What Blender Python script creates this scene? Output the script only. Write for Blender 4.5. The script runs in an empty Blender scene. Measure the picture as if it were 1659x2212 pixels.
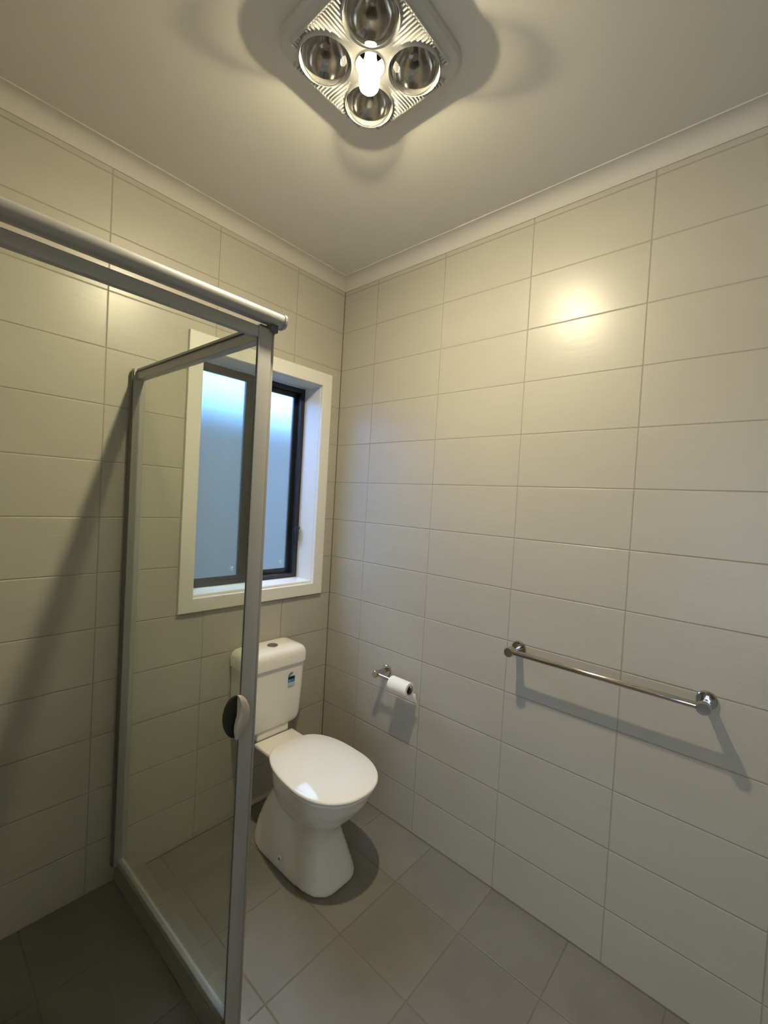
import bpy, bmesh, math
from mathutils import Vector, Matrix

scene = bpy.context.scene
COL = scene.collection

# ------------------------------------------------------------------ camera
Rr = Vector((0.664094, -0.745507, 0.056555))
Rd = Vector((0.0182, -0.059502, -0.998062))
Rf = Vector((0.747427, 0.663837, -0.025947))
cam_d = bpy.data.cameras.new('camera')
cam = bpy.data.objects.new('camera', cam_d)
COL.objects.link(cam)
m = Matrix.Identity(4)
for i in range(3):
    m[i][0] = Rr[i]; m[i][1] = -Rd[i]; m[i][2] = -Rf[i]
m.translation = Vector((-1.60556, -1.79032, 1.49995))
cam.matrix_world = m
cam_d.sensor_fit = 'HORIZONTAL'
cam_d.sensor_width = 36.0
cam_d.lens = 950.57 * 36.0 / 1659.0
cam_d.clip_start = 0.02
scene.camera = cam

# ------------------------------------------------------------------ look
vs = scene.view_settings
vs.view_transform = 'Standard'
vs.look = 'None'
vs.gamma = 1.0
vs.use_curve_mapping = False
vs.exposure = 0.62
scene.cycles.max_bounces = 14
scene.cycles.transparent_max_bounces = 24
scene.cycles.diffuse_bounces = 6
scene.cycles.glossy_bounces = 6
scene.cycles.transmission_bounces = 10
scene.cycles.sample_clamp_indirect = 4.0
scene.cycles.use_light_tree = True

# ------------------------------------------------------------------ light levels
BULB_STRENGTH = 2550.0
BULB_COLOR = (1.0, 0.86, 0.56)
SKY_STRENGTH = 11.0
SKY_COLOR = (0.17, 0.42, 1.0)
HALL_POWER = 9.0
HALL_COLOR = (0.72, 0.86, 1.0)

w = bpy.data.worlds.new('world')
scene.world = w
w.use_nodes = True
wn = w.node_tree.nodes; wl = w.node_tree.links
bg = wn['Background']
geo = wn.new('ShaderNodeTexCoord')
sx = wn.new('ShaderNodeSeparateXYZ')
wl.new(geo.outputs['Generated'], sx.inputs[0])
cr = wn.new('ShaderNodeValToRGB')
cr.color_ramp.elements[0].position = 0.0
cr.color_ramp.elements[0].color = (0.10, 0.13, 0.13, 1)
e = cr.color_ramp.elements.new(0.12); e.color = (*[c * 0.55 for c in SKY_COLOR], 1)
e = cr.color_ramp.elements.new(0.35); e.color = (*SKY_COLOR, 1)
cr.color_ramp.elements[-1].position = 0.9
cr.color_ramp.elements[-1].color = (0.8, 0.9, 1.0, 1)
wl.new(sx.outputs['Z'], cr.inputs[0])
wl.new(cr.outputs[0], bg.inputs['Color'])
bg.inputs['Strength'].default_value = SKY_STRENGTH

# daylight coming down the hallway from a window at its far end
la = bpy.data.lights.new('hall_daylight', 'AREA')
la.shape = 'RECTANGLE'; la.size = 0.9; la.size_y = 1.5
la.energy = HALL_POWER; la.color = HALL_COLOR
lo = bpy.data.objects.new('hall_daylight', la)
COL.objects.link(lo)
lo.location = (-2.85, -1.75, 1.25)
lo.rotation_euler = (math.radians(90), 0, math.radians(-90))

# ------------------------------------------------------------------ materials
def new_mat(name):
    mt = bpy.data.materials.new(name); mt.use_nodes = True
    return mt, mt.node_tree.nodes, mt.node_tree.links

def pbr(name, col, rough=0.5, metal=0.0, coat=0.0, spec=0.5, bump=None, vary=0.0, vscale=8.0, ior=1.5):
    mt, n, l = new_mat(name)
    b = n['Principled BSDF']
    b.inputs['Base Color'].default_value = (*col, 1)
    b.inputs['Roughness'].default_value = rough
    b.inputs['Metallic'].default_value = metal
    b.inputs['Coat Weight'].default_value = coat
    b.inputs['Coat Roughness'].default_value = 0.03
    b.inputs['Specular IOR Level'].default_value = spec
    b.inputs['IOR'].default_value = ior
    if vary or bump:
        tc = n.new('ShaderNodeTexCoord')
        nz = n.new('ShaderNodeTexNoise'); nz.inputs['Scale'].default_value = vscale
        nz.inputs['Detail'].default_value = 4
        l.new(tc.outputs['Object'], nz.inputs['Vector'])
        if vary:
            mx = n.new('ShaderNodeMix'); mx.data_type = 'RGBA'
            mx.inputs['A'].default_value = (*[c * (1 - vary) for c in col], 1)
            mx.inputs['B'].default_value = (*[min(1, c * (1 + vary)) for c in col], 1)
            l.new(nz.outputs['Fac'], mx.inputs['Factor'])
            l.new(mx.outputs['Result'], b.inputs['Base Color'])
        if bump:
            nb = n.new('ShaderNodeTexNoise'); nb.inputs['Scale'].default_value = bump[0]
            l.new(tc.outputs['Object'], nb.inputs['Vector'])
            bp = n.new('ShaderNodeBump'); bp.inputs['Strength'].default_value = bump[1]
            bp.inputs['Distance'].default_value = 0.002
            l.new(nb.outputs['Fac'], bp.inputs['Height'])
            l.new(bp.outputs[0], b.inputs['Normal'])
    return mt

def tile_mat(name, ua, va, uo, vo, us, vsz, col, grout, gw, rough, streak=None, mottle=0.04, noise_scale=3.0, gdepth=1.0, coatspec=0.5):
    """ua, va: axis names; grout lines at coord = uo + k*us"""
    mt, n, l = new_mat(name)
    b = n['Principled BSDF']
    tc = n.new('ShaderNodeTexCoord')
    sp = n.new('ShaderNodeSeparateXYZ'); l.new(tc.outputs['Object'], sp.inputs[0])
    def math_(op, a, bb=None, c=None):
        nd = n.new('ShaderNodeMath'); nd.operation = op
        for i, v in enumerate((a, bb, c)):
            if v is None: continue
            if isinstance(v, (int, float)): nd.inputs[i].default_value = v
            else: l.new(v, nd.inputs[i])
        return nd.outputs[0]
    ds, ids = [], []
    for ax, off, s in ((ua, uo, us), (va, vo, vsz)):
        t = math_('DIVIDE', math_('SUBTRACT', sp.outputs[ax], off), s)
        fr = math_('FRACT', t)
        dd = math_('MULTIPLY', math_('MINIMUM', fr, math_('SUBTRACT', 1.0, fr)), s)
        ds.append(dd); ids.append(math_('FLOOR', t))
    d = math_('MINIMUM', ds[0], ds[1])
    mr = n.new('ShaderNodeMapRange'); mr.interpolation_type = 'SMOOTHSTEP'
    l.new(d, mr.inputs['Value'])
    mr.inputs['From Min'].default_value = gw * 0.45
    mr.inputs['From Max'].default_value = gw * 0.75
    # wide profile for the relief
    mr2 = n.new('ShaderNodeMapRange'); mr2.interpolation_type = 'SMOOTHSTEP'
    l.new(d, mr2.inputs['Value'])
    mr2.inputs['From Min'].default_value = gw * 0.3
    mr2.inputs['From Max'].default_value = gw * 1.2
    cid = n.new('ShaderNodeCombineXYZ'); l.new(ids[0], cid.inputs[0]); l.new(ids[1], cid.inputs[1])
    wn_ = n.new('ShaderNodeTexWhiteNoise'); l.new(cid.outputs[0], wn_.inputs['Vector'])
    # tile surface tone: cloudy noise, shifted per tile
    sc = n.new('ShaderNodeVectorMath'); sc.operation = 'MULTIPLY'
    l.new(tc.outputs['Object'], sc.inputs[0])
    sc.inputs[1].default_value = streak if streak else (1, 1, 1)
    ad = n.new('ShaderNodeVectorMath'); ad.operation = 'ADD'
    l.new(sc.outputs[0], ad.inputs[0])
    ws = n.new('ShaderNodeVectorMath'); ws.operation = 'SCALE'
    l.new(wn_.outputs['Color'], ws.inputs[0]); ws.inputs['Scale'].default_value = 9.0
    l.new(ws.outputs[0], ad.inputs[1])
    nz = n.new('ShaderNodeTexNoise'); nz.inputs['Scale'].default_value = noise_scale
    nz.inputs['Detail'].default_value = 6; nz.inputs['Roughness'].default_value = 0.6
    l.new(ad.outputs[0], nz.inputs['Vector'])
    var = math_('ADD', math_('MULTIPLY', math_('SUBTRACT', nz.outputs['Fac'], 0.5), mottle * 4),
                math_('MULTIPLY', math_('SUBTRACT', wn_.outputs['Value'], 0.5), mottle * 0.8))
    var = math_('ADD', var, 1.0)
    tcol = n.new('ShaderNodeVectorMath'); tcol.operation = 'SCALE'
    tcol.inputs[0].default_value = col
    l.new(var, tcol.inputs['Scale'])
    mx = n.new('ShaderNodeMix'); mx.data_type = 'RGBA'
    mx.inputs['A'].default_value = (*grout, 1)
    l.new(tcol.outputs[0], mx.inputs['B'])
    l.new(mr.outputs[0], mx.inputs['Factor'])
    l.new(mx.outputs['Result'], b.inputs['Base Color'])
    mrr = n.new('ShaderNodeMapRange')
    l.new(mr.outputs[0], mrr.inputs['Value'])
    mrr.inputs['To Min'].default_value = 0.8; mrr.inputs['To Max'].default_value = rough
    l.new(mrr.outputs[0], b.inputs['Roughness'])
    b.inputs['Specular IOR Level'].default_value = coatspec
    # relief: grout channel plus a faint wavy glaze
    bp = n.new('ShaderNodeBump'); bp.inputs['Strength'].default_value = 0.9 * gdepth
    bp.inputs['Distance'].default_value = 0.0012
    l.new(mr2.outputs[0], bp.inputs['Height'])
    nw = n.new('ShaderNodeTexNoise'); nw.inputs['Scale'].default_value = 14
    nw.inputs['Detail'].default_value = 3
    l.new(ad.outputs[0], nw.inputs['Vector'])
    bp2 = n.new('ShaderNodeBump'); bp2.inputs['Strength'].default_value = 0.45
    bp2.inputs['Distance'].default_value = 0.0012
    l.new(nw.outputs['Fac'], bp2.inputs['Height'])
    l.new(bp.outputs[0], bp2.inputs['Normal'])
    l.new(bp2.outputs[0], b.inputs['Normal'])
    return mt

WALL_T = (0.455, 0.435, 0.385)
GROUT_W = (0.345, 0.32, 0.27)
M = {}
M['tile_right'] = tile_mat('wall_tile_right', 'Y', 'Z', -0.2435, 2.380, 0.4, 0.1994, WALL_T, GROUT_W, 0.0028, 0.33, streak=(1, 1.2, 4), mottle=0.03, noise_scale=2.2)
M['tile_back'] = tile_mat('wall_tile_back', 'X', 'Z', -0.3089, 2.380, 0.4, 0.1994, WALL_T, GROUT_W, 0.0028, 0.33, streak=(1.2, 1, 4), mottle=0.03, noise_scale=2.2)
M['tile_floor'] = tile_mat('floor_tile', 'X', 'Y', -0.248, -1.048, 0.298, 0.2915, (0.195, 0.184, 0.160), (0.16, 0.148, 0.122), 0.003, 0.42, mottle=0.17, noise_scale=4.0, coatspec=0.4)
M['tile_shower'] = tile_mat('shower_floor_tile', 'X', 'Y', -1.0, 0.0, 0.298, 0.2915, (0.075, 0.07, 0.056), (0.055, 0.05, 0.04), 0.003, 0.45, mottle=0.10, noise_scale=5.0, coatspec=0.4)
M['kerb'] = pbr('kerb_tile', (0.20, 0.19, 0.165), 0.42, vary=0.12, vscale=6)
M['ceiling'] = pbr('ceiling_paint', (0.70, 0.68, 0.63), 0.85, bump=(60, 0.08))
M['cornice'] = pbr('cornice_plaster', (0.58, 0.56, 0.52), 0.85)
M['bead'] = pbr('grey_silicone_bead', (0.17, 0.15, 0.115), 0.6)
M['paint'] = pbr('white_gloss_paint', (0.78, 0.77, 0.75), 0.32)
M['hall'] = pbr('hall_paint', (0.7, 0.7, 0.68), 0.8)
M['porcelain'] = pbr('white_porcelain', (0.86, 0.845, 0.81), 0.10, spec=0.55)
M['seat'] = pbr('white_seat_plastic', (0.88, 0.87, 0.85), 0.07, spec=0.55)
M['cistern'] = pbr('white_cistern_plastic', (0.86, 0.845, 0.81), 0.22)
M['chrome'] = pbr('chrome', (0.50, 0.48, 0.47), 0.07, metal=1.0)
M['alu'] = pbr('satin_silver_aluminium', (0.40, 0.40, 0.40), 0.45, metal=0.25)
M['alu_dark'] = pbr('dark_grey_gasket', (0.10, 0.095, 0.085), 0.5)  # one dark grey for gasket, channel lip and link block
M['black'] = pbr('black_seal', (0.012, 0.012, 0.012), 0.5)
M['frame'] = pbr('black_window_frame', (0.012, 0.013, 0.016), 0.35)
M['fascia'] = pbr('white_heater_plastic', (0.58, 0.58, 0.56), 0.45)
M['fascia_rim'] = pbr('grey_rim_plastic', (0.32, 0.32, 0.32), 0.35)
M['housing'] = pbr('galvanised_housing', (0.25, 0.25, 0.25), 0.45, metal=0.6)
M['silver'] = pbr('silvered_reflector', (0.62, 0.60, 0.57), 0.12, metal=1.0)
M['filament'] = pbr('lamp_stem', (0.15, 0.13, 0.11), 0.4, metal=0.5)
M['paper'] = pbr('toilet_paper', (0.93, 0.93, 0.95), 0.95, bump=(400, 0.3))
M['card'] = pbr('cardboard_core', (0.20, 0.15, 0.14), 0.9)
M['handle'] = pbr('grey_handle_plastic', (0.42, 0.38, 0.32), 0.35)
M['handle_shade'] = pbr('shaded_inner_handle', (0.015, 0.014, 0.008), 0.5)  # near-black colour stands in for shade on the unlit inner handle
M['fence'] = pbr('grey_green_fence', (0.035, 0.038, 0.032), 0.7)
M['ground'] = pbr('outside_ground', (0.08, 0.08, 0.07), 0.9)
M['sticker_clear'] = pbr('sticker_pale', (0.42, 0.55, 0.58), 0.4)
M['sticker_blue'] = pbr('sticker_blue', (0.02, 0.13, 0.42), 0.35)
M['sticker_navy'] = pbr('sticker_navy', (0.012, 0.014, 0.03), 0.35)
M['sticker_star'] = pbr('sticker_light', (0.42, 0.56, 0.80), 0.4)
M['etch'] = pbr('etched_white_mark', (0.75, 0.85, 0.95), 0.6)

def clear_glass(name, tint, refl=1.0):
    mt, n, l = new_mat(name)
    out = n['Material Output']; n.remove(n['Principled BSDF'])
    tr = n.new('ShaderNodeBsdfTransparent'); tr.inputs[0].default_value = (*tint, 1)
    gl = n.new('ShaderNodeBsdfGlossy'); gl.inputs['Roughness'].default_value = 0.0
    fr = n.new('ShaderNodeFresnel'); fr.inputs['IOR'].default_value = 1.5
    mu = n.new('ShaderNodeMath'); mu.operation = 'MULTIPLY'; mu.inputs[1].default_value = refl
    mu.use_clamp = True
    mx = n.new('ShaderNodeMixShader')
    ge = n.new('ShaderNodeNewGeometry')       # same reflectance for both faces of the sheet
    ir = n.new('ShaderNodeMapRange'); ir.inputs['To Min'].default_value = 1.5; ir.inputs['To Max'].default_value = 1 / 1.5
    l.new(ge.outputs['Backfacing'], ir.inputs['Value']); l.new(ir.outputs[0], fr.inputs['IOR'])
    l.new(fr.outputs[0], mu.inputs[0]); l.new(mu.outputs[0], mx.inputs[0])
    l.new(tr.outputs[0], mx.inputs[1]); l.new(gl.outputs[0], mx.inputs[2])
    l.new(mx.outputs[0], out.inputs[0])
    return mt
M['glass'] = clear_glass('clear_shower_glass', (0.955, 0.97, 0.945))
M['bulb_glass'] = clear_glass('clear_lamp_glass', (0.93, 0.93, 0.92), 1.6)

# frosted window glass: the room-side face is etched, the outer face is plain
mt, n, l = new_mat('frosted_glass')
out = n['Material Output']; n.remove(n['Principled BSDF'])
trl = n.new('ShaderNodeBsdfTranslucent'); trl.inputs[0].default_value = (0.80, 0.87, 0.92, 1)
rf = n.new('ShaderNodeBsdfRefraction'); rf.inputs['Roughness'].default_value = 0.62
rf.inputs['IOR'].default_value = 1.35; rf.inputs[0].default_value = (0.88, 0.93, 0.96, 1)
gl = n.new('ShaderNodeBsdfGlossy'); gl.inputs['Roughness'].default_value = 0.35
m1 = n.new('ShaderNodeMixShader'); m1.inputs[0].default_value = 0.95
l.new(trl.outputs[0], m1.inputs[1]); l.new(rf.outputs[0], m1.inputs[2])
fr = n.new('ShaderNodeFresnel'); fr.inputs[0].default_value = 1.4
m2 = n.new('ShaderNodeMixShader')
l.new(fr.outputs[0], m2.inputs[0]); l.new(m1.outputs[0], m2.inputs[1]); l.new(gl.outputs[0], m2.inputs[2])
l.new(m2.outputs[0], out.inputs[0])
M['frost'] = mt
M['pane_back'] = clear_glass('plain_outer_face', (1, 1, 1), 0.0)

mt, n, l = new_mat('glowing_bulb')
out = n['Material Output']; n.remove(n['Principled BSDF'])
em = n.new('ShaderNodeEmission'); em.inputs[0].default_value = (*BULB_COLOR, 1); em.inputs[1].default_value = BULB_STRENGTH
l.new(em.outputs[0], out.inputs[0])
M['bulb'] = mt
mt, n, l = new_mat('softly_glowing_bulb_body')
b = n['Principled BSDF']; b.inputs['Base Color'].default_value = (0.8, 0.8, 0.78, 1)
b.inputs['Emission Color'].default_value = (*BULB_COLOR, 1); b.inputs['Emission Strength'].default_value = 6.0
M['bulb_body'] = mt

# ------------------------------------------------------------------ mesh helpers
def link(name, bm, mat, parent=None, smooth=False, mats=None, angle=None):
    me = bpy.data.meshes.new(name)
    bmesh.ops.recalc_face_normals(bm, faces=bm.faces)
    bm.to_mesh(me); bm.free()
    for mm in (mats or [mat]): me.materials.append(mm)
    if smooth:
        for p in me.polygons: p.use_smooth = True
        if angle is not None:
            try: me.set_sharp_from_angle(angle=math.radians(angle))
            except Exception: pass
    o = bpy.data.objects.new(name, me); COL.objects.link(o)
    if parent:
        o.parent = parent
        o.matrix_parent_inverse = Matrix.Translation(-parent.location)
    return o

def root(name, loc, label, cat, group=None):
    o = bpy.data.objects.new(name, None); COL.objects.link(o)
    o.empty_display_size = 0.05
    o.location = loc
    o['label'] = label; o['category'] = cat
    if group: o['group'] = group
    return o

def add_box(bm, x0, x1, y0, y1, z0, z1, bev=0.0, seg=2):
    t = bmesh.new()
    bmesh.ops.create_cube(t, size=1)
    for v in t.verts:
        v.co = Vector(((x0 + x1) / 2 + v.co.x * (x1 - x0), (y0 + y1) / 2 + v.co.y * (y1 - y0), (z0 + z1) / 2 + v.co.z * (z1 - z0)))
    if bev:
        bmesh.ops.bevel(t, geom=t.edges[:], offset=bev, segments=seg, profile=0.5, affect='EDGES')
    me = bpy.data.meshes.new('t'); t.to_mesh(me); t.free(); bm.from_mesh(me); bpy.data.meshes.remove(me)

def box(name, mat, b, parent=None, bev=0.0, seg=2, smooth=False):
    bm = bmesh.new(); add_box(bm, *b, bev=bev, seg=seg)
    return link(name, bm, mat, parent, smooth=smooth or bev > 0, angle=35)

def boxes(name, mat, bl, parent=None, bev=0.0):
    bm = bmesh.new()
    for b in bl: add_box(bm, *b, bev=bev)
    return link(name, bm, mat, parent, smooth=bev > 0, angle=35)

def loft(rings, cap0=True, cap1=True):
    bm = bmesh.new()
    rs = [[bm.verts.new(p) for p in r] for r in rings]
    n = len(rs[0])
    for a, b in zip(rs, rs[1:]):
        for i in range(n):
            bm.faces.new((a[i], a[(i + 1) % n], b[(i + 1) % n], b[i]))
    if cap0: bm.faces.new(list(reversed(rs[0])))
    if cap1: bm.faces.new(rs[-1])
    return bm

def ring_at(pts, z): return [(x, y, z) for x, y in pts]

def frame_of(d):
    d = Vector(d).normalized()
    up = Vector((0, 0, 1)) if abs(d.z) < 0.95 else Vector((0, 1, 0))
    a = d.cross(up).normalized(); b = a.cross(d).normalized()
    return a, b, d

def lathe(profile, origin, axis, n=40, closed=False):
    """profile: (r, h) along axis"""
    a, b, d = frame_of(axis); o = Vector(origin)
    rings = []
    for r, h in profile:
        rr = max(r, 1e-5)
        rings.append([o + d * h + (a * math.cos(2 * math.pi * i / n) + b * math.sin(2 * math.pi * i / n)) * rr for i in range(n)])
    bm = loft(rings, cap0=not closed, cap1=not closed)
    if closed:
        pass
    bmesh.ops.remove_doubles(bm, verts=bm.verts, dist=2e-5)
    return bm

def tube(p0, p1, r, n=24, bev=0.0):
    p0 = Vector(p0); p1 = Vector(p1); L = (p1 - p0).length
    pr = [(r - bev, 0), (r, bev), (r, L - bev), (r - bev, L)] if bev else [(r, 0), (r, L)]
    return lathe(pr, p0, p1 - p0, n)

def prism(p0, p1, prof):
    """extrude 2-D profile (u sideways, v up) from p0 to p1 (horizontal run)"""
    p0 = Vector(p0); p1 = Vector(p1); d = (p1 - p0).normalized()
    s = Vector((d.y, -d.x, 0)).normalized(); u = Vector((0, 0, 1))
    return loft([[p + s * a + u * b for a, b in prof] for p in (p0, p1)])

def rect(a0, a1, b0, b1, c=0.0015):
    return [(a0 + c, b0), (a1 - c, b0), (a1, b0 + c), (a1, b1 - c), (a1 - c, b1), (a0 + c, b1), (a0, b1 - c), (a0, b0 + c)]

def struct(o):
    o['kind'] = 'structure'
    return o

# ------------------------------------------------------------------ room shell
CZ = 2.655
XL, YF = -1.96, -2.85
struct(box('wall_right', M['tile_right'], (0.0, 0.12, YF - 0.1, 0.20, -0.1, CZ + 0.1)))
ox0, ox1, oz0, oz1 = -0.785, -0.112, 1.040, 2.090       # rough opening behind the architrave
struct(boxes('wall_back', M['tile_back'], [
    (XL - 0.12, ox0, 0, 0.20, -0.1, CZ + 0.1), (ox1, 0.0, 0, 0.20, -0.1, CZ + 0.1),
    (ox0, ox1, 0, 0.20, -0.1, oz0), (ox0, ox1, 0, 0.20, oz1, CZ + 0.1)]))
DY0, DY1, DZ = -2.25, -1.30, 2.06                         # doorway the photographer stands beside
struct(boxes('wall_left', M['tile_right'], [
    (XL - 0.12, XL, DY1, 0.0, -0.1, CZ + 0.1), (XL - 0.12, XL, YF - 0.1, DY0, -0.1, CZ + 0.1),
    (XL - 0.12, XL, DY0, DY1, DZ, CZ + 0.1)]))
struct(box('wall_front', M['tile_back'], (XL - 0.12, 0.0, YF - 0.12, YF, -0.1, CZ + 0.1)))
struct(boxes('floor', M['tile_floor'], [(XL - 0.12, 0.0, YF, 0.0, -0.1, 0.0)]))
HX, HY = -0.805, -0.945                                   # heater centre
hh = 0.148
struct(boxes('ceiling', M['ceiling'], [
    (XL - 0.12, HX - hh, YF, 0, CZ, CZ + 0.1), (HX + hh, 0.0, YF, 0, CZ, CZ + 0.1),
    (HX - hh, HX + hh, YF, HY - hh, CZ, CZ + 0.1), (HX - hh, HX + hh, HY + hh, 0, CZ, CZ + 0.1)]))
# cove cornices
def cove(d=0.055, n=7, z=2.60):
    pts = [(0, 0)]
    pts += [(0.004, 0.0)]
    for i in range(n + 1):
        t = math.pi / 2 * i / n
        pts.append((0.004 + (d - 0.004) * (1 - math.cos(t)), (CZ - z - 0.004) * math.sin(t)))
    pts += [(d, CZ - z), (0, CZ - z)]
    return pts
def cornice(name, p0, p1, inward):
    p0 = Vector(p0); p1 = Vector(p1); inw = Vector(inward)
    prof = cove()
    bm = loft([[p + inw * a + Vector((0, 0, 2.60 + b)) for a, b in prof] for p in (p0, p1)])
    return struct(link(name, bm, M['cornice'], smooth=True, angle=40))
cornice('trim_1', (0, YF, 0), (0, 0, 0), (-1, 0, 0))
cornice('trim_2', (XL, 0, 0), (0, 0, 0), (0, -1, 0))
cornice('trim_3', (XL, YF, 0), (XL, 0, 0), (1, 0, 0))
cornice('trim_4', (XL, YF, 0), (0, YF, 0), (0, 1, 0))
# silicone beads along the corner and the floor
struct(box('trim_5', M['bead'], (-0.0035, 0.0, -0.0035, 0.0, 0.0, 2.60)))
struct(box('trim_6', M['bead'], (-0.0035, 0.0, YF, -0.0035, 0.0, 0.0035)))
struct(box('trim_7', M['bead'], (XL, -0.0035, -0.0035, 0.0, 0.0, 0.0035)))
# hallway beyond the doorway
struct(boxes('wall_hall', M['hall'], [
    (-3.10, -2.98, -3.0, -0.6, -0.1, 2.7), (-2.98, XL - 0.12, -3.12, -3.0, -0.1, 2.7),
    (-2.98, XL - 0.12, -0.6, -0.48, -0.1, 2.7), (-2.98, XL - 0.12, -3.0, -0.6, 2.6, 2.7)]))
struct(box('floor_hall', M['hall'], (-2.98, XL - 0.12, -3.0, -0.6, -0.1, 0.0)))

# ------------------------------------------------------------------ window
wx0, wx1, wz0, wz1 = -0.762, -0.135, 1.062, 2.068
ax0, ax1, az0, az1 = -0.824, -0.073, 0.992, 2.138
win = bpy.data.objects.new('window_1', None); COL.objects.link(win); win['kind'] = 'structure'
win.location = (-0.45, 0.10, wz0)
T = 0.017
def mitre_frame(x0, x1, z0, z1, i0, i1, k0, k1, y0, y1, bev=0.002):
    """picture frame, outer x0..x1/z0..z1, inner i0..i1/k0..k1, between y0 (front) and y1"""
    def ring(x0, x1, z0, z1, y): return [(x0, y, z0), (x1, y, z0), (x1, y, z1), (x0, y, z1)]
    rs = [ring(x0, x1, z0, z1, y1), ring(x0, x1, z0, z1, y0 + bev), ring(x0 + bev, x1 - bev, z0 + bev, z1 - bev, y0),
          ring(i0 - bev, i1 + bev, k0 - bev, k1 + bev, y0), ring(i0, i1, k0, k1, y0 + bev), ring(i0, i1, k0, k1, y1)]
    bm = bmesh.new(); v = [[bm.verts.new(p) for p in r] for r in rs]
    for a, b in zip(v, v[1:] + v[:1]):
        for i in range(4): bm.faces.new((a[i], a[(i + 1) % 4], b[(i + 1) % 4], b[i]))
    return bm
link('architrave', mitre_frame(ax0, ax1, az0, az1, wx0 - 0.002, wx1 + 0.002, 1.050, 2.072, -T, 0.0), M['paint'], win)
link('reveal_lining', mitre_frame(wx0 - 0.022, wx1 + 0.022, wz0 - 0.022, wz1 + 0.022, wx0, wx1, wz0, wz1, 0.0, 0.125), M['paint'], win)
# aluminium outer frame
link('window_frame', mitre_frame(wx0, wx1, wz0, wz1, wx0 + 0.026, wx1 - 0.026, wz0 + 0.022, wz1 - 0.024, 0.124, 0.195), M['frame'], win)
def sash(x0, x1, z0, z1, y0, y1, sl, sr, sb, st, nm):
    link(nm, mitre_frame(x0, x1, z0, z1, x0 + sl, x1 - sr, z0 + sb, z1 - st, y0, y1, 0.0015), M['frame'], win)
    b = bmesh.new()
    add_box(b, x0 + sl - 0.004, x1 - sr + 0.004, (y0 + y1) / 2 - 0.0025, (y0 + y1) / 2 + 0.0025, z0 + sb - 0.004, z1 - st + 0.004)
    b.faces.ensure_lookup_table()
    for f in b.faces: f.material_index = 0 if f.normal.y < -0.9 else 1
    me_o = link('window_pane', b, None, win, mats=[M['frost'], M['pane_back']])
    # small etched mark low in the corner of the pane
    yk = (y0 + y1) / 2 - 0.0031
    xr = x1 - sr - 0.030; zb = z0 + sb + 0.022
    e = bmesh.new()
    add_box(e, xr - 0.013, xr + 0.012, yk, yk + 0.0005, zb + 0.016, zb + 0.019)
    add_box(e, xr - 0.013, xr - 0.001, yk, yk + 0.0005, zb + 0.009, zb + 0.012)
    add_box(e, xr + 0.000, xr + 0.003, yk, yk + 0.0005, zb, zb + 0.016)
    add_box(e, xr + 0.007, xr + 0.010, yk, yk + 0.0005, zb, zb + 0.016)
    mk = link('etched_mark', e, M['etch'], win)
    mk.parent = me_o; mk.matrix_parent_inverse = Matrix.Identity(4)
    mk.matrix_parent_inverse = Matrix.Translation(-Vector(win.location)) @ Matrix.Identity(4)
    mk.matrix_parent_inverse = Matrix.Identity(4)
    return me_o
sash(wx0 + 0.020, -0.432, wz0 + 0.018, wz1 - 0.018, 0.130, 0.152, 0.030, 0.050, 0.022, 0.018, 'sash_frame')
sash(-0.470, wx1 - 0.022, wz0 + 0.020, wz1 - 0.020, 0.156, 0.176, 0.036, 0.026, 0.028, 0.026, 'sash_frame')
lt = bmesh.new()
add_box(lt, wx1 - 0.030, wx1 - 0.014, 0.104, 0.126, 1.255, 1.330, bev=0.003)
add_box(lt, wx1 - 0.030, wx1 - 0.012, 0.098, 0.112, 1.322, 1.334, bev=0.002)
link('window_latch', lt, M['frame'], win, smooth=True, angle=35)

# outside: boundary fence, eave and ground seen only as a blur through the frosted glass
fe = boxes('boundary_fence', M['fence'], [(-3.0, 3.5, 1.55, 1.60, -0.4, 2.16)])
struct(fe)
struct(box('ground', M['ground'], (-4.0, 5.0, 0.20, 6.0, -0.5, -0.4)))

# ------------------------------------------------------------------ shower screen
A = Vector((-1.003, -0.012, 0)); B = Vector((-0.9795, -0.793, 0))
ZT, ZB = 1.928, 0.075
sc_ = root('shower_screen', (-1.0, -0.78, 0.07), 'framed clear glass shower screen with grey aluminium posts and top rails beside the toilet', 'shower screen')
def zz(v, z): return Vector((v.x, v.y, z))
# wall channel: dark outer lip and pale inner lip
link('wall_channel', prism((A.x - 0.001, 0, 0), (A.x - 0.001, -0.03, 0), [(-0.020, ZB), (0.020, ZB), (0.020, ZT), (-0.020, ZT)]), M['alu'], sc_)
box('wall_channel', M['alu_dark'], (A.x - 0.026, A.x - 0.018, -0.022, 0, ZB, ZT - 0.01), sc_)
link('top_rail', prism(zz(A, 0), zz(B, 0), rect(-0.013, 0.013, ZT - 0.040, ZT)), M['alu'], sc_)
link('bottom_rail', prism(zz(A, 0), zz(B, 0), rect(-0.010, 0.010, ZB, ZB + 0.022)), M['alu'], sc_)
link('glass_panel', prism(zz(A, 0), zz(B, 0), [(-0.0025, ZB + 0.012), (0.0025, ZB + 0.012), (0.0025, ZT - 0.02), (-0.0025, ZT - 0.02)]), M['glass'], sc_)
link('seal', prism(A + Vector((-0.0148, 0, 0)), B + Vector((-0.0148, 0, 0)), [(-0.001, ZT - 0.014), (0.001, ZT - 0.014), (0.001, ZT - 0.010), (-0.001, ZT - 0.010)]), M['black'], sc_)
box('corner_post', M['alu'], (-0.9682, -0.9605, -0.811, -0.757, ZB, 1.925), sc_, bev=0.001)
box('seal', M['black'], (-0.9702, -0.9680, -0.8085, -0.770, ZB, 1.90), sc_)
YD = -0.805
door = root('door', (-1.0, YD, 0.09), 'x', 'x'); del door['label']; del door['category']
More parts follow.
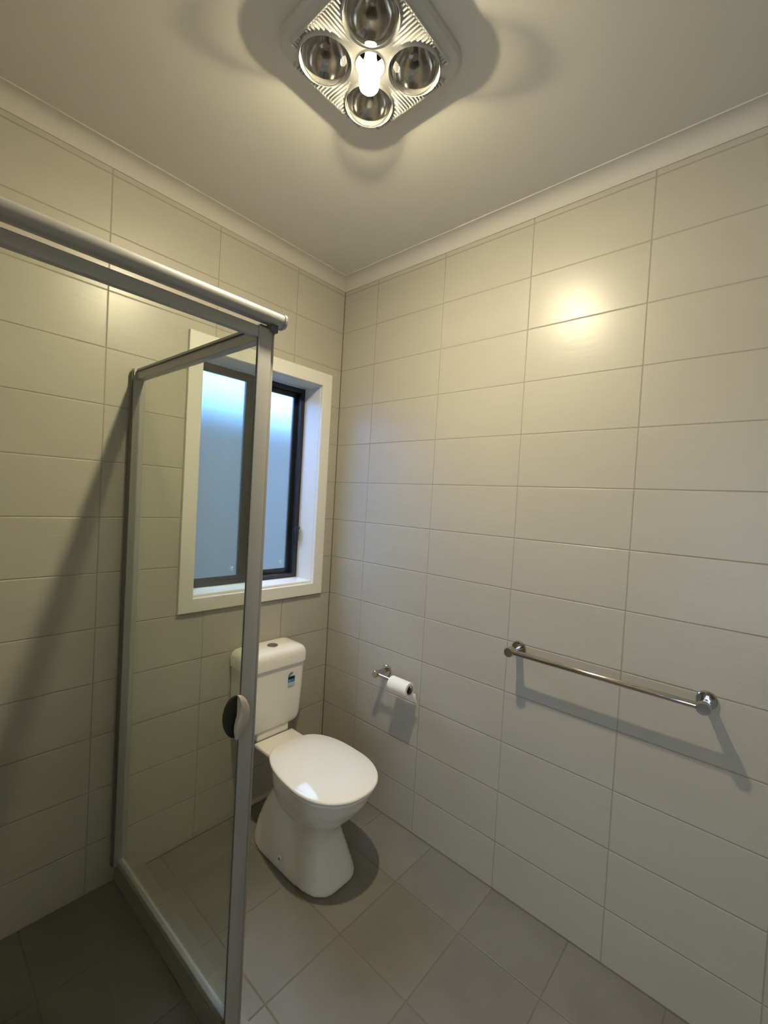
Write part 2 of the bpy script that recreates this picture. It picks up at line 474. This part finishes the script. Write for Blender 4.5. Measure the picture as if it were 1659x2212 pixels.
door.parent = sc_; door.matrix_parent_inverse = Matrix.Translation(-sc_.location)
def dlink(o):  # parts built in world space below the door
    return o
XD0 = -1.86
dpar = box('door_frame', M['alu'], (-1.0075, -0.9700, YD - 0.010, YD - 0.001, ZB + 0.02, 1.914), sc_, bev=0.002)
bpy.data.objects.remove(door)
boxes('door_rail', M['alu'], [(XD0, -1.0075, YD - 0.008, YD + 0.008, 1.886, 1.914), (XD0, -1.0075, YD - 0.008, YD + 0.008, ZB + 0.02, ZB + 0.045), (XD0 - 0.03, XD0, YD - 0.008, YD + 0.008, ZB + 0.02, 1.914)], sc_, bev=0.002)
box('door_glass', M['glass'], (XD0, -1.0075, YD - 0.0025, YD + 0.0025, ZB + 0.04, 1.89), sc_)
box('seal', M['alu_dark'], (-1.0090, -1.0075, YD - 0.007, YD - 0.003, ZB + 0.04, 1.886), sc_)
# header rail: rounded extrusion ending just past the corner post
hp = []
for i in range(20):
    t = 2 * math.pi * i / 20
    c_, s_ = math.cos(t), math.sin(t)
    hp.append((math.copysign(abs(c_) ** 0.7, c_) * 0.019, math.copysign(abs(s_) ** 0.7, s_) * 0.0165))
ZH = 1.942
link('header_rail', prism((XL, -0.812, ZH), (-0.944, -0.812, ZH), hp), M['alu'], sc_, smooth=True, angle=50)
link('end_cap', prism((-0.944, -0.812, ZH), (-0.938, -0.812, ZH), [(a * 1.12, b * 1.12) for a, b in hp]), M['alu'], sc_)
box('link_block', M['alu_dark'], (-0.978, -0.958, -0.822, -0.800, 1.908, 1.932), sc_)
boxes('base_rail', M['alu'], [(XL, -0.96, -0.815, -0.795, ZB + 0.001, ZB + 0.014)], sc_)
# oval pull: pale outer half over the stile, half behind the glass with its shade put into the colour
def half_oval(cx, cz, rx, rz, y0, depth, t0, t1, bulge):
    n_ = 22; rings = []
    outline = []
    for i in range(n_ + 1):
        t = t0 + (t1 - t0) * i / n_
        outline.append((cx + rx * math.cos(t), cz + rz * math.sin(t)))
    x0_, z0_ = outline[-1]; x1_, z1_ = outline[0]
    for i in range(1, 14):
        s = i / 14
        outline.append((x0_ + (x1_ - x0_) * s + bulge * math.sin(2 * math.pi * s), z0_ + (z1_ - z0_) * s))
    mx_ = sum(p[0] for p in outline) / len(outline); mz_ = sum(p[1] for p in outline) / len(outline)
    for k, (sc2, d_) in enumerate([(1, 0), (1, 0.4), (0.93, 0.75), (0.75, 0.95), (0.35, 1.0)]):
        rings.append([(mx_ + (x - mx_) * sc2, y0 - depth * d_, mz_ + (z - mz_) * sc2) for x, z in outline])
    return loft(rings)
hz = 0.938; hx = -1.004
hd = link('door_handle', half_oval(hx - 0.015, hz, 0.033, 0.056, YD - 0.0095, 0.015, -math.pi / 2, math.pi / 2, 0.005), M['handle'], sc_, smooth=True, angle=60)
link('inner_handle', half_oval(hx - 0.010, hz - 0.003, 0.033, 0.053, YD - 0.003, -0.018, math.pi / 2, 3 * math.pi / 2, 0.0), M['handle_shade'], sc_, smooth=True, angle=60)

# tiled kerb and shower floor
kpts = [(-1.0135, 0.0), (-0.9915, -0.765), (XL, -0.765), (XL, -0.845), (-0.935, -0.845), (-0.935, 0.0)]
kb = link('shower_kerb', loft([ring_at(kpts, 0.0), ring_at(kpts, ZB - 0.001)]), M['kerb'])
kb['label'] = 'low grey tiled kerb running under the glass shower screen'; kb['category'] = 'shower kerb'
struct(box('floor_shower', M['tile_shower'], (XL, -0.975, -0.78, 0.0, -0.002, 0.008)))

# ------------------------------------------------------------------ toilet
CX = -0.420
tl = root('toilet', (CX, -0.40, 0.0), 'white close-coupled toilet with closed lid standing under the window', 'toilet')
def egg(cx, yf, yb, hw, n_f=2.1, n_b=3.0, taper=0.0, N=64, yc=None):
    yc = yc if yc is not None else (yf + yb) / 2
    pts = []
    for i in range(N):
        t = 2 * math.pi * i / N
        c_, s_ = math.cos(t), math.sin(t)
        front = s_ < 0
        e_ = 2.0 / (n_f if front else n_b)
        x = math.copysign(abs(c_) ** e_, c_) * hw
        yy = math.copysign(abs(s_) ** e_, s_)
        y = yc + yy * ((yc - yf) if front else (yb - yc))
        if not front: x *= 1 - taper * yy ** 2
        pts.append((cx + x, y))
    return pts
# pan: bowl on a waisted foot, plus the trap behind, fused by remeshing
secs = [(0.000, -0.632, -0.15, 0.126, 3.2), (0.012, -0.632, -0.15, 0.126, 3.2), (0.045, -0.618, -0.16, 0.120, 3.0), (0.09, -0.596, -0.18, 0.110, 2.8),
        (0.13, -0.578, -0.20, 0.098, 2.6), (0.165, -0.568, -0.22, 0.090, 2.4), (0.195, -0.572, -0.23, 0.092, 2.3), (0.225, -0.595, -0.235, 0.106, 2.2),
        (0.26, -0.632, -0.24, 0.128, 2.2), (0.30, -0.668, -0.25, 0.150, 2.2), (0.34, -0.694, -0.255, 0.163, 2.2), (0.375, -0.708, -0.26, 0.169, 2.2), (0.398, -0.712, -0.262, 0.170, 2.2)]
bm = loft([ring_at(egg(CX, f, b, h, nf, 3.0, taper=0.22 * min(1, z / 0.3), yc=-0.42 - 0.06 * min(1, z / 0.3)), z) for z, f, b, h, nf in secs])
me1 = bpy.data.meshes.new('a'); bm.to_mesh(me1); bm.free()
secs = [(0.0, -0.46, -0.148, 0.127, 3.2), (0.05, -0.455, -0.152, 0.126, 3.0), (0.10, -0.45, -0.165, 0.124, 2.8), (0.16, -0.445, -0.19, 0.121, 2.6), (0.22, -0.44, -0.222, 0.117, 2.5), (0.28, -0.45, -0.26, 0.112, 2.4), (0.34, -0.46, -0.30, 0.10, 2.4), (0.37, -0.46, -0.30, 0.08, 2.4)]
bm = loft([ring_at(egg(CX, f, b, h, nf, nf, yc=(f + b) / 2), z) for z, f, b, h, nf in secs])
bm.from_mesh(me1); bpy.data.meshes.remove(me1)
pan = link('pan', bm, M['porcelain'], tl)
# one continuous casting: voxel remesh then relax
mod = pan.modifiers.new('fuse', 'REMESH'); mod.mode = 'VOXEL'; mod.voxel_size = 0.0055; mod.use_smooth_shade = True
mod = pan.modifiers.new('relax', 'SMOOTH'); mod.factor = 0.7; mod.iterations = 9
box('deck', M['porcelain'], (CX - 0.102, CX + 0.102, -0.30, -0.142, 0.384, 0.402), tl, bev=0.006, seg=3)
box('neck', M['porcelain'], (CX - 0.085, CX + 0.085, -0.140, -0.02, 0.395, 0.440), tl, bev=0.01, seg=3)
fx = lathe([(0.012, 0), (0.012, 0.003), (0.008, 0.0045), (0.0, 0.005)], (CX - 0.1245, -0.400, 0.055), (-1, 0, 0), 20)
link('fixing_cap', fx, M['porcelain'], tl, smooth=True)
link('fixing_screw', lathe([(0.0045, 0), (0.0045, 0.0015), (0.0, 0.002)], (CX - 0.1295, -0.400, 0.055), (-1, 0, 0), 14), M['filament'], tl)
# seat ring and lid
def slab(z0, z1, yf, yb, hw, r=0.006, crown=0.0, nb=3.6, tp=0.17):
    yc = yb + (yf - yb) * 0.57
    rr = []
    for k in range(5):
        t = math.pi / 2 * k / 4
        ins = r * (1 - math.sin(t)); rr.append((z0 + r * (1 - math.cos(t)), ins))
    rr2 = []
    for k in range(5):
        t = math.pi / 2 * k / 4
        rr2.append((z1 - r * (1 - math.sin(t)), r * (1 - math.cos(t))))
    rings = [ring_at(egg(CX, yf + i_, yb - i_, hw - i_, 2.15, nb, tp, 80, yc), z) for z, i_ in rr + rr2]
    if crown:
        for s in (0.97, 0.92, 0.85, 0.76, 0.66, 0.54, 0.4, 0.25, 0.1):
            rings.append([(CX + (x - CX) * s, yc + (y - yc) * s, z1 + crown * (1 - s ** 3)) for x, y in egg(CX, yf + r, yb - r, hw - r, 2.15, nb, tp, 80, yc)])
    b_ = loft(rings)
    bmesh.ops.rotate(b_, verts=b_.verts, cent=(CX, -0.268, 0), matrix=Matrix.Rotation(math.radians(-3.4), 3, 'Z'))
    return b_
link('seat', slab(0.403, 0.417, -0.735, -0.275, 0.1725), M['seat'], tl, smooth=True, angle=60)
link('lid', slab(0.419, 0.433, -0.743, -0.262, 0.1765, 0.0075, 0.018), M['seat'], tl, smooth=True, angle=60)
link('hinge', tube((CX - 0.075, -0.268, 0.415), (CX + 0.075, -0.268, 0.415), 0.010, 20), M['seat'], tl, smooth=True, angle=40)
for s in (-1, 1):
    link('bumper', lathe([(0.006, 0), (0.006, 0.004)], (CX + s * 0.12, -0.60, 0.3995), (0, 0, 1), 12), M['seat'], tl)
# cistern: rounded box sections
def rrect(hw, y0, y1, r, N=8):
    pts = []
    for cx_, cy_, a0 in ((hw - r, y1 - min(r, 0.01), 0), (-(hw - r), y1 - min(r, 0.01), 90), (-(hw - r), y0 + r, 180), (hw - r, y0 + r, 270)):
        rr_ = r if a0 >= 180 else min(r, 0.01)
        cxx = cx_ if a0 >= 180 else math.copysign(hw - rr_, cx_)
        for k in range(N + 1):
            t = math.radians(a0 + 90 * k / N)
            pts.append((CX + cxx + rr_ * math.cos(t), cy_ + rr_ * math.sin(t)))
    return pts
rings = []
for z, hw, yf in [(0.432, 0.080, -0.105), (0.4325, 0.105, -0.125), (0.436, 0.122, -0.139), (0.445, 0.134, -0.147), (0.458, 0.141, -0.151), (0.478, 0.146, -0.153), (0.56, 0.149, -0.157), (0.65, 0.151, -0.160), (0.722, 0.152, -0.162)]:
    rings.append(ring_at(rrect(hw, yf, -0.004, 0.032), z))
link('cistern', loft(rings), M['cistern'], tl, smooth=True, angle=50)
rings = []
for z, ins in [(0.722, 0.004), (0.724, 0.0), (0.762, 0.0), (0.775, 0.003), (0.786, 0.009), (0.793, 0.018), (0.798, 0.034), (0.801, 0.055), (0.802, 0.07)]:
    rings.append(ring_at(rrect(0.158 - ins, -0.171 + ins, -0.002 - ins * 0.35, max(0.036 - ins * 0.3, 0.012)), z))
clid = link('cistern_lid', loft(rings), M['cistern'], tl, smooth=True, angle=50)
fb = link('flush_button', lathe([(0.025, 0), (0.025, 0.004), (0.022, 0.0065), (0.021, 0.0045), (0.0, 0.0045)], (CX + 0.004, -0.092, 0.800), (0, 0, 1), 36), M['chrome'], clid, smooth=True, angle=40)
clb = bmesh.new()
for s in (-1, 1):
    pts = [(CX + 0.004 + s * (0.0012 + 0.0175 * math.sin(math.pi * k / 12)), -0.092 + 0.0185 * math.cos(math.pi * k / 12)) for k in range(13)]
    lo_ = [clb.verts.new((x, y, 0.8045)) for x, y in pts]; hi_ = [clb.verts.new((x, y, 0.8072)) for x, y in pts]
    clb.faces.new(hi_)
    for i in range(13): clb.faces.new((lo_[i], lo_[(i + 1) % 13], hi_[(i + 1) % 13], hi_[i]))
link('button_half', clb, M['chrome'], clid)
for o_ in (clid.children):
    o_.matrix_parent_inverse = Matrix.Identity(4)
# water-rating sticker on the cistern front
SX, SZ, SY = -0.352, 0.640, -0.1630
st = root('sticker', (SX, SY, SZ), 'small blue and black water rating sticker on the front of the cistern', 'sticker')
def flat(pts, th=0.0006, y=SY):
    b_ = bmesh.new()
    f_ = [b_.verts.new((SX + x, y - th, SZ + z)) for x, z in pts]; k_ = [b_.verts.new((SX + x, y, SZ + z)) for x, z in pts]
    b_.faces.new(f_); b_.faces.new(k_[::-1])
    for i in range(len(pts)): b_.faces.new((f_[i], f_[(i + 1) % len(pts)], k_[(i + 1) % len(pts)], k_[i]))
    return b_
W2 = 0.0185
base = [(-W2, -0.018), (-W2 + 0.003, -0.020), (W2 - 0.003, -0.020), (W2, -0.018), (W2, 0.0), (-W2, 0.0)]
link('sticker_base', flat(base), M['sticker_clear'], st)
link('blue_band', flat([(-W2, -0.002), (W2, -0.002), (W2, 0.013), (-W2, 0.013)], 0.0008), M['sticker_blue'], st)
link('black_band', flat([(-W2, 0.013), (W2, 0.013), (W2, 0.023), (-W2, 0.023)], 0.0008), M['sticker_navy'], st)
arc = []
for k in range(13):
    t = math.pi * (1.0 - 0.62 * k / 12); arc.append((W2 * math.cos(t) * 1.0, 0.023 + 0.020 * math.sin(t)))
for k in range(12, -1, -1):
    t = math.pi * (1.0 - 0.62 * k / 12); arc.append((0.0115 * math.cos(t), 0.023 + 0.0115 * math.sin(t)))
link('star_arc', flat(arc, 0.0008), M['sticker_blue'], st)
sb_ = bmesh.new()
def star(cx, cz, r):
    pts = []
    for k in range(10):
        t = math.pi / 2 + math.pi * k / 5; q = r if k % 2 == 0 else r * 0.42
        pts.append(sb_.verts.new((SX + cx + q * math.cos(t), SY - 0.0012, SZ + cz + q * math.sin(t))))
    c0 = sb_.verts.new((SX + cx, SY - 0.0012, SZ + cz))
    for k in range(10): sb_.faces.new((pts[k], pts[(k + 1) % 10], c0))
for k in range(4):
    t = math.pi * (0.93 - 0.155 * k); star(0.0150 * math.cos(t), 0.023 + 0.0157 * math.sin(t), 0.0030)
star_o = link('stars', sb_, M['sticker_star'], st)
dg = bmesh.new()
for x0_, x1_, z0_, z1_ in [(-0.0155, -0.0135, 0.001, 0.010), (-0.0120, -0.0100, 0.001, 0.010), (-0.0155, -0.0105, 0.0045, 0.006), (-0.0080, -0.0050, 0.002, 0.0095), (0.0, 0.013, 0.0035, 0.0045), (0.0, 0.011, 0.0065, 0.0075)]:
    add_box(dg, SX + x0_, SX + x1_, SY - 0.0013, SY - 0.0007, SZ + z0_, SZ + z1_)
link('sticker_print', dg, M['sticker_star'], st)

# ------------------------------------------------------------------ toilet roll holder and roll
th = root('toilet_roll_holder', (0, -0.442, 0.687), 'chrome toilet roll holder on the tiled wall right of the toilet', 'toilet roll holder')
link('wall_plate', lathe([(0.0, 0), (0.027, 0), (0.027, 0.009), (0.025, 0.011), (0.0, 0.011)], (0, -0.442, 0.687), (-1, 0, 0), 40), M['chrome'], th, smooth=True, angle=30)
link('post', lathe([(0.013, 0), (0.013, 0.060), (0.0165, 0.066), (0.0165, 0.080), (0.015, 0.082), (0.0, 0.082)], (-0.009, -0.442, 0.688), (-1, 0, 0.02), 32), M['chrome'], th, smooth=True, angle=30)
link('arm', tube((-0.075, -0.440, 0.689), (-0.075, -0.652, 0.689), 0.0072, 20, 0.001), M['chrome'], th, smooth=True, angle=30)
rl = root('toilet_roll', (-0.075, -0.59, 0.676), 'nearly finished white toilet roll with a torn end hanging on the chrome holder', 'toilet roll')
RC = Vector((-0.075, 0, 0.6765))
ro, ri = 0.0325, 0.0195
def arc_ring(r, y, n_=48): return [(RC.x + r * math.cos(2 * math.pi * i / n_), y, RC.z + r * math.sin(2 * math.pi * i / n_)) for i in range(n_)]
bm = loft([arc_ring(ri + 0.001, -0.535), arc_ring(ro - 0.001, -0.535), arc_ring(ro, -0.536), arc_ring(ro, -0.640), arc_ring(ro - 0.001, -0.641), arc_ring(ri + 0.001, -0.641), arc_ring(ri + 0.001, -0.535)], False, False)
bmesh.ops.remove_doubles(bm, verts=bm.verts, dist=1e-6)
link('paper', bm, M['paper'], rl, smooth=True, angle=40)
bm = loft([arc_ring(ri, -0.534), arc_ring(ri + 0.0011, -0.534), arc_ring(ri + 0.0011, -0.642), arc_ring(ri, -0.642), arc_ring(ri, -0.534)], False, False)
bmesh.ops.remove_doubles(bm, verts=bm.verts, dist=1e-6)
link('cardboard_core', bm, M['card'], rl, smooth=True, angle=40)
# loose end: leaves the back of the roll and hangs to a ragged corner
bm = bmesh.new(); nu, nv = 10, 8
grid = {}
for i in range(nu + 1):
    for j in range(nv + 1):
        s = i / nu; t = j / nv
        y = -0.552 - 0.102 * s
        L_ = 0.012 + 0.034 * (s ** 1.5) + 0.003 * math.sin(9 * s)
        z = RC.z - 0.020 - L_ * t
        x = RC.x + 0.024 - 0.006 * math.sin(t * 2.6) - 0.004 * math.sin(6 * s) * t + 0.010 * t * s
        yy = y - 0.012 * t * s
        for k, off in ((0, 0.0), (1, 0.0008)): grid[i, j, k] = bm.verts.new((x + off, yy, z))
for i in range(nu):
    for j in range(nv):
        for k in (0, 1): bm.faces.new((grid[i, j, k], grid[i + 1, j, k], grid[i + 1, j + 1, k], grid[i, j + 1, k]))
for i in range(nu):
    for j in (0, nv): bm.faces.new((grid[i, j, 0], grid[i + 1, j, 0], grid[i + 1, j, 1], grid[i, j, 1]))
for j in range(nv):
    for i in (0, nu): bm.faces.new((grid[i, j, 0], grid[i, j + 1, 0], grid[i, j + 1, 1], grid[i, j, 1]))
link('loose_sheet', bm, M['paper'], rl, smooth=True, angle=60)

# ------------------------------------------------------------------ towel rail
tr_ = root('towel_rail', (0, -1.38, 0.972), 'long chrome single towel rail mounted across the right tiled wall', 'towel rail')
for y in (-1.092, -1.672):
    d_ = Vector((-1, 0, 0.0))
    link('wall_plate', lathe([(0.0, 0), (0.0265, 0), (0.0265, 0.008), (0.024, 0.0105), (0.0, 0.0105)], (0, y, 0.970), d_, 44), M['chrome'], tr_, smooth=True, angle=30)
    link('post', lathe([(0.014, 0.0), (0.014, 0.052), (0.0175, 0.060), (0.0175, 0.084), (0.0160, 0.087), (0.0, 0.087)], (-0.008, y, 0.971), d_, 36), M['chrome'], tr_, smooth=True, angle=30)
link('bar', tube((-0.078, -1.092, 0.972), (-0.078, -1.672, 0.972), 0.0098, 28), M['chrome'], tr_, smooth=True, angle=30)

# ------------------------------------------------------------------ ceiling heater light
hl = root('ceiling_heater', (HX, HY, CZ), 'square white ceiling heater with four round heat lamps and a lit centre bulb', 'ceiling heater')
def rsq(h, r, N=6):
    pts = []
    for sx_, sy_, a0 in ((1, 1, 0), (-1, 1, 90), (-1, -1, 180), (1, -1, 270)):
        for k in range(N + 1):
            t = math.radians(a0 + 90 * k / N)
            pts.append((HX + sx_ * (h - r) + r * math.cos(t), HY + sy_ * (h - r) + r * math.sin(t)))
    return pts
H0 = 0.183
rings = [ring_at(rsq(0.180, 0.05), CZ + 0.001), ring_at(rsq(H0, 0.062), CZ), ring_at(rsq(H0, 0.062), CZ - 0.010), ring_at(rsq(H0 - 0.006, 0.058), CZ - 0.020), ring_at(rsq(H0 - 0.03, 0.05), CZ - 0.032), ring_at(rsq(H0 - 0.06, 0.04), CZ - 0.038), ring_at(rsq(0.08, 0.03), CZ - 0.040)]
fas = link('fascia', loft(rings), M['fascia'], hl)
OFF = 0.0805
lamp_xy = [(HX + sx_ * OFF, HY + sy_ * OFF) for sx_, sy_ in ((-1, 1), (1, -1), (-1, -1), (1, 1))]
cut = bmesh.new()
def add_cyl(bmx, x, y, r, z0, z1, n_=48):
    a = [bmx.verts.new((x + r * math.cos(2 * math.pi * i / n_), y + r * math.sin(2 * math.pi * i / n_), z0)) for i in range(n_)]
    b = [bmx.verts.new((x + r * math.cos(2 * math.pi * i / n_), y + r * math.sin(2 * math.pi * i / n_), z1)) for i in range(n_)]
    bmx.faces.new(a[::-1]); bmx.faces.new(b)
    for i in range(n_): bmx.faces.new((a[i], a[(i + 1) % n_], b[(i + 1) % n_], b[i]))
for x, y in lamp_xy: add_cyl(cut, x, y, 0.0655, CZ - 0.1, CZ + 0.05)
cco = link('cut', cut, M['fascia'])
cut2 = bmesh.new(); add_cyl(cut2, HX, HY, 0.036, CZ - 0.1, CZ + 0.05)
cc2 = link('cut', cut2, M['fascia'])
for c_ in (cco, cc2):
    md = fas.modifiers.new('hole', 'BOOLEAN'); md.object = c_; md.operation = 'DIFFERENCE'; md.solver = 'EXACT'
bpy.context.view_layer.update()
dg_ = bpy.context.evaluated_depsgraph_get()
nm = bpy.data.meshes.new_from_object(fas.evaluated_get(dg_))
fas.modifiers.clear(); fas.data = nm
for p in fas.data.polygons: p.use_smooth = True
try: fas.data.set_sharp_from_angle(angle=math.radians(30))
except Exception: pass
for c_ in (cco, cc2): bpy.data.objects.remove(c_)
# housing above the ceiling line
b_ = bmesh.new()
q = 0.146
add_box(b_, HX - q, HX + q, HY - q, HY + q, CZ + 0.105, CZ + 0.115)
for bb in ((HX - q, HX - q + 0.004, HY - q, HY + q), (HX + q - 0.004, HX + q, HY - q, HY + q), (HX - q, HX + q, HY - q, HY - q + 0.004), (HX - q, HX + q, HY + q - 0.004, HY + q)):
    add_box(b_, *bb, CZ, CZ + 0.108)
link('housing', b_, M['housing'], hl)
# rims round each lamp
def torus_rim(x, y, r0, r1, z0, z1):
    return lathe([(r0, z0), (r1, z0 + 0.0), (r1 + 0.001, (z0 + z1) / 2), ((r0 + r1) / 2, z1), (r0, (z0 + z1) / 2), (r0, z0)], (x, y, CZ), (0, 0, -1), 48, closed=True)
for x, y in lamp_xy:
    link('lamp_rim', torus_rim(x, y, 0.0635, 0.0705, 0.024, 0.048), M['fascia'], hl, smooth=True, angle=50)
link('bulb_rim', torus_rim(HX, HY, 0.035, 0.039, 0.024, 0.044), M['fascia'], hl, smooth=True, angle=50)
# louvre grilles on the four sides
for ax_, sg in (('x', 1), ('x', -1), ('y', 1), ('y', -1)):
    g_ = bmesh.new()
    for k in range(27):
        t_ = -0.117 + 0.009 * k
        # room between the lamps and the edge widens at mid side
        inner = 0.150
        for dx, dy in lamp_xy[:0]: pass
        dist = min(abs(t_ - OFF), abs(t_ + OFF))
        reach = OFF + math.sqrt(max(0.0, 0.073 ** 2 - dist ** 2)) if dist < 0.073 else 0.075
        reach = max(reach, 0.075)
        o0, o1 = reach, H0 - 0.024
        if o1 - o0 < 0.006: continue
        if ax_ == 'x':
            u0, u1 = sorted((HX + sg * o0, HX + sg * o1)); add_box(g_, u0, u1, HY + t_ - 0.0023, HY + t_ + 0.0023, CZ - 0.0425, CZ - 0.024, bev=0.001)
        else:
            u0, u1 = sorted((HY + sg * o0, HY + sg * o1)); add_box(g_, HX + t_ - 0.0023, HX + t_ + 0.0023, u0, u1, CZ - 0.0425, CZ - 0.024, bev=0.001)
    a_, c_ = HY if ax_ == 'x' else HX, HX if ax_ == 'x' else HY
    v0, v1 = sorted((c_ + sg * (H0 - 0.0255), c_ + sg * (H0 - 0.0215)))
    if ax_ == 'x': add_box(g_, v0, v1, a_ - 0.121, a_ + 0.121, CZ - 0.040, CZ - 0.022)
    else: add_box(g_, a_ - 0.121, a_ + 0.121, v0, v1, CZ - 0.040, CZ - 0.022)
    link('grille', g_, M['fascia'], hl, smooth=True, angle=35)
# heat lamps: clear glass envelope over a silvered reflector with a dark stem
def heat_lamp(x, y):
    o = Vector((x, y, CZ - 0.024))
    prof = [(0.020, -0.085), (0.024, -0.070), (0.040, -0.045), (0.055, -0.022), (0.0605, -0.004), (0.0615, 0.007), (0.0605, 0.017), (0.0570, 0.028), (0.0490, 0.038), (0.0370, 0.046), (0.0240, 0.0505), (0.0110, 0.0528), (0.0, 0.0533)]
    g = link('heat_lamp', lathe(prof, o, (0, 0, -1), 48), M['bulb_glass'], hl, smooth=True, angle=60)
    prof = [(0.0, -0.082), (0.018, -0.083), (0.022, -0.069), (0.038, -0.043), (0.053, -0.020), (0.0590, -0.003), (0.0600, 0.010), (0.0590, 0.010), (0.0575, -0.003), (0.050, -0.020), (0.034, -0.043), (0.018, -0.066), (0.010, -0.070), (0.0, -0.071)]
    r_ = link('reflector', lathe(prof, o, (0, 0, -1), 48), M['silver'], g, smooth=True, angle=60)
    s_ = link('filament_stem', lathe([(0.0, -0.07), (0.008, -0.07), (0.006, -0.03), (0.010, -0.022), (0.010, -0.016), (0.0, -0.012)], o, (0, 0, -1), 16), M['filament'], g, smooth=True)
    for c_ in (r_, s_): c_.matrix_parent_inverse = Matrix.Identity(4)
    return g
for x, y in lamp_xy: heat_lamp(x, y)
# the lit bulb
prof = [(0.0238, 0.0965), (0.0205, 0.1000), (0.0155, 0.1035), (0.0090, 0.1062), (0.0, 0.1075)]
bb_ = lathe(prof, (HX, HY, CZ), (0, 0, -1), 20)
link('light_bulb', bb_, M['bulb'], hl, smooth=True, angle=60)
link('bulb_body', lathe([(0.0, -0.01), (0.0135, -0.01), (0.0145, 0.018), (0.0185, 0.038), (0.0240, 0.056), (0.0268, 0.0720), (0.0272, 0.080), (0.0262, 0.0900), (0.0240, 0.0963), (0.0, 0.0964)], (HX, HY, CZ), (0, 0, -1), 24), M['bulb_body'], hl, smooth=True, angle=40)
link('bulb_socket', lathe([(0.0, -0.06), (0.018, -0.06), (0.018, -0.008), (0.0, -0.008)], (HX, HY, CZ), (0, 0, -1), 24), M['fascia'], hl, smooth=True, angle=40)
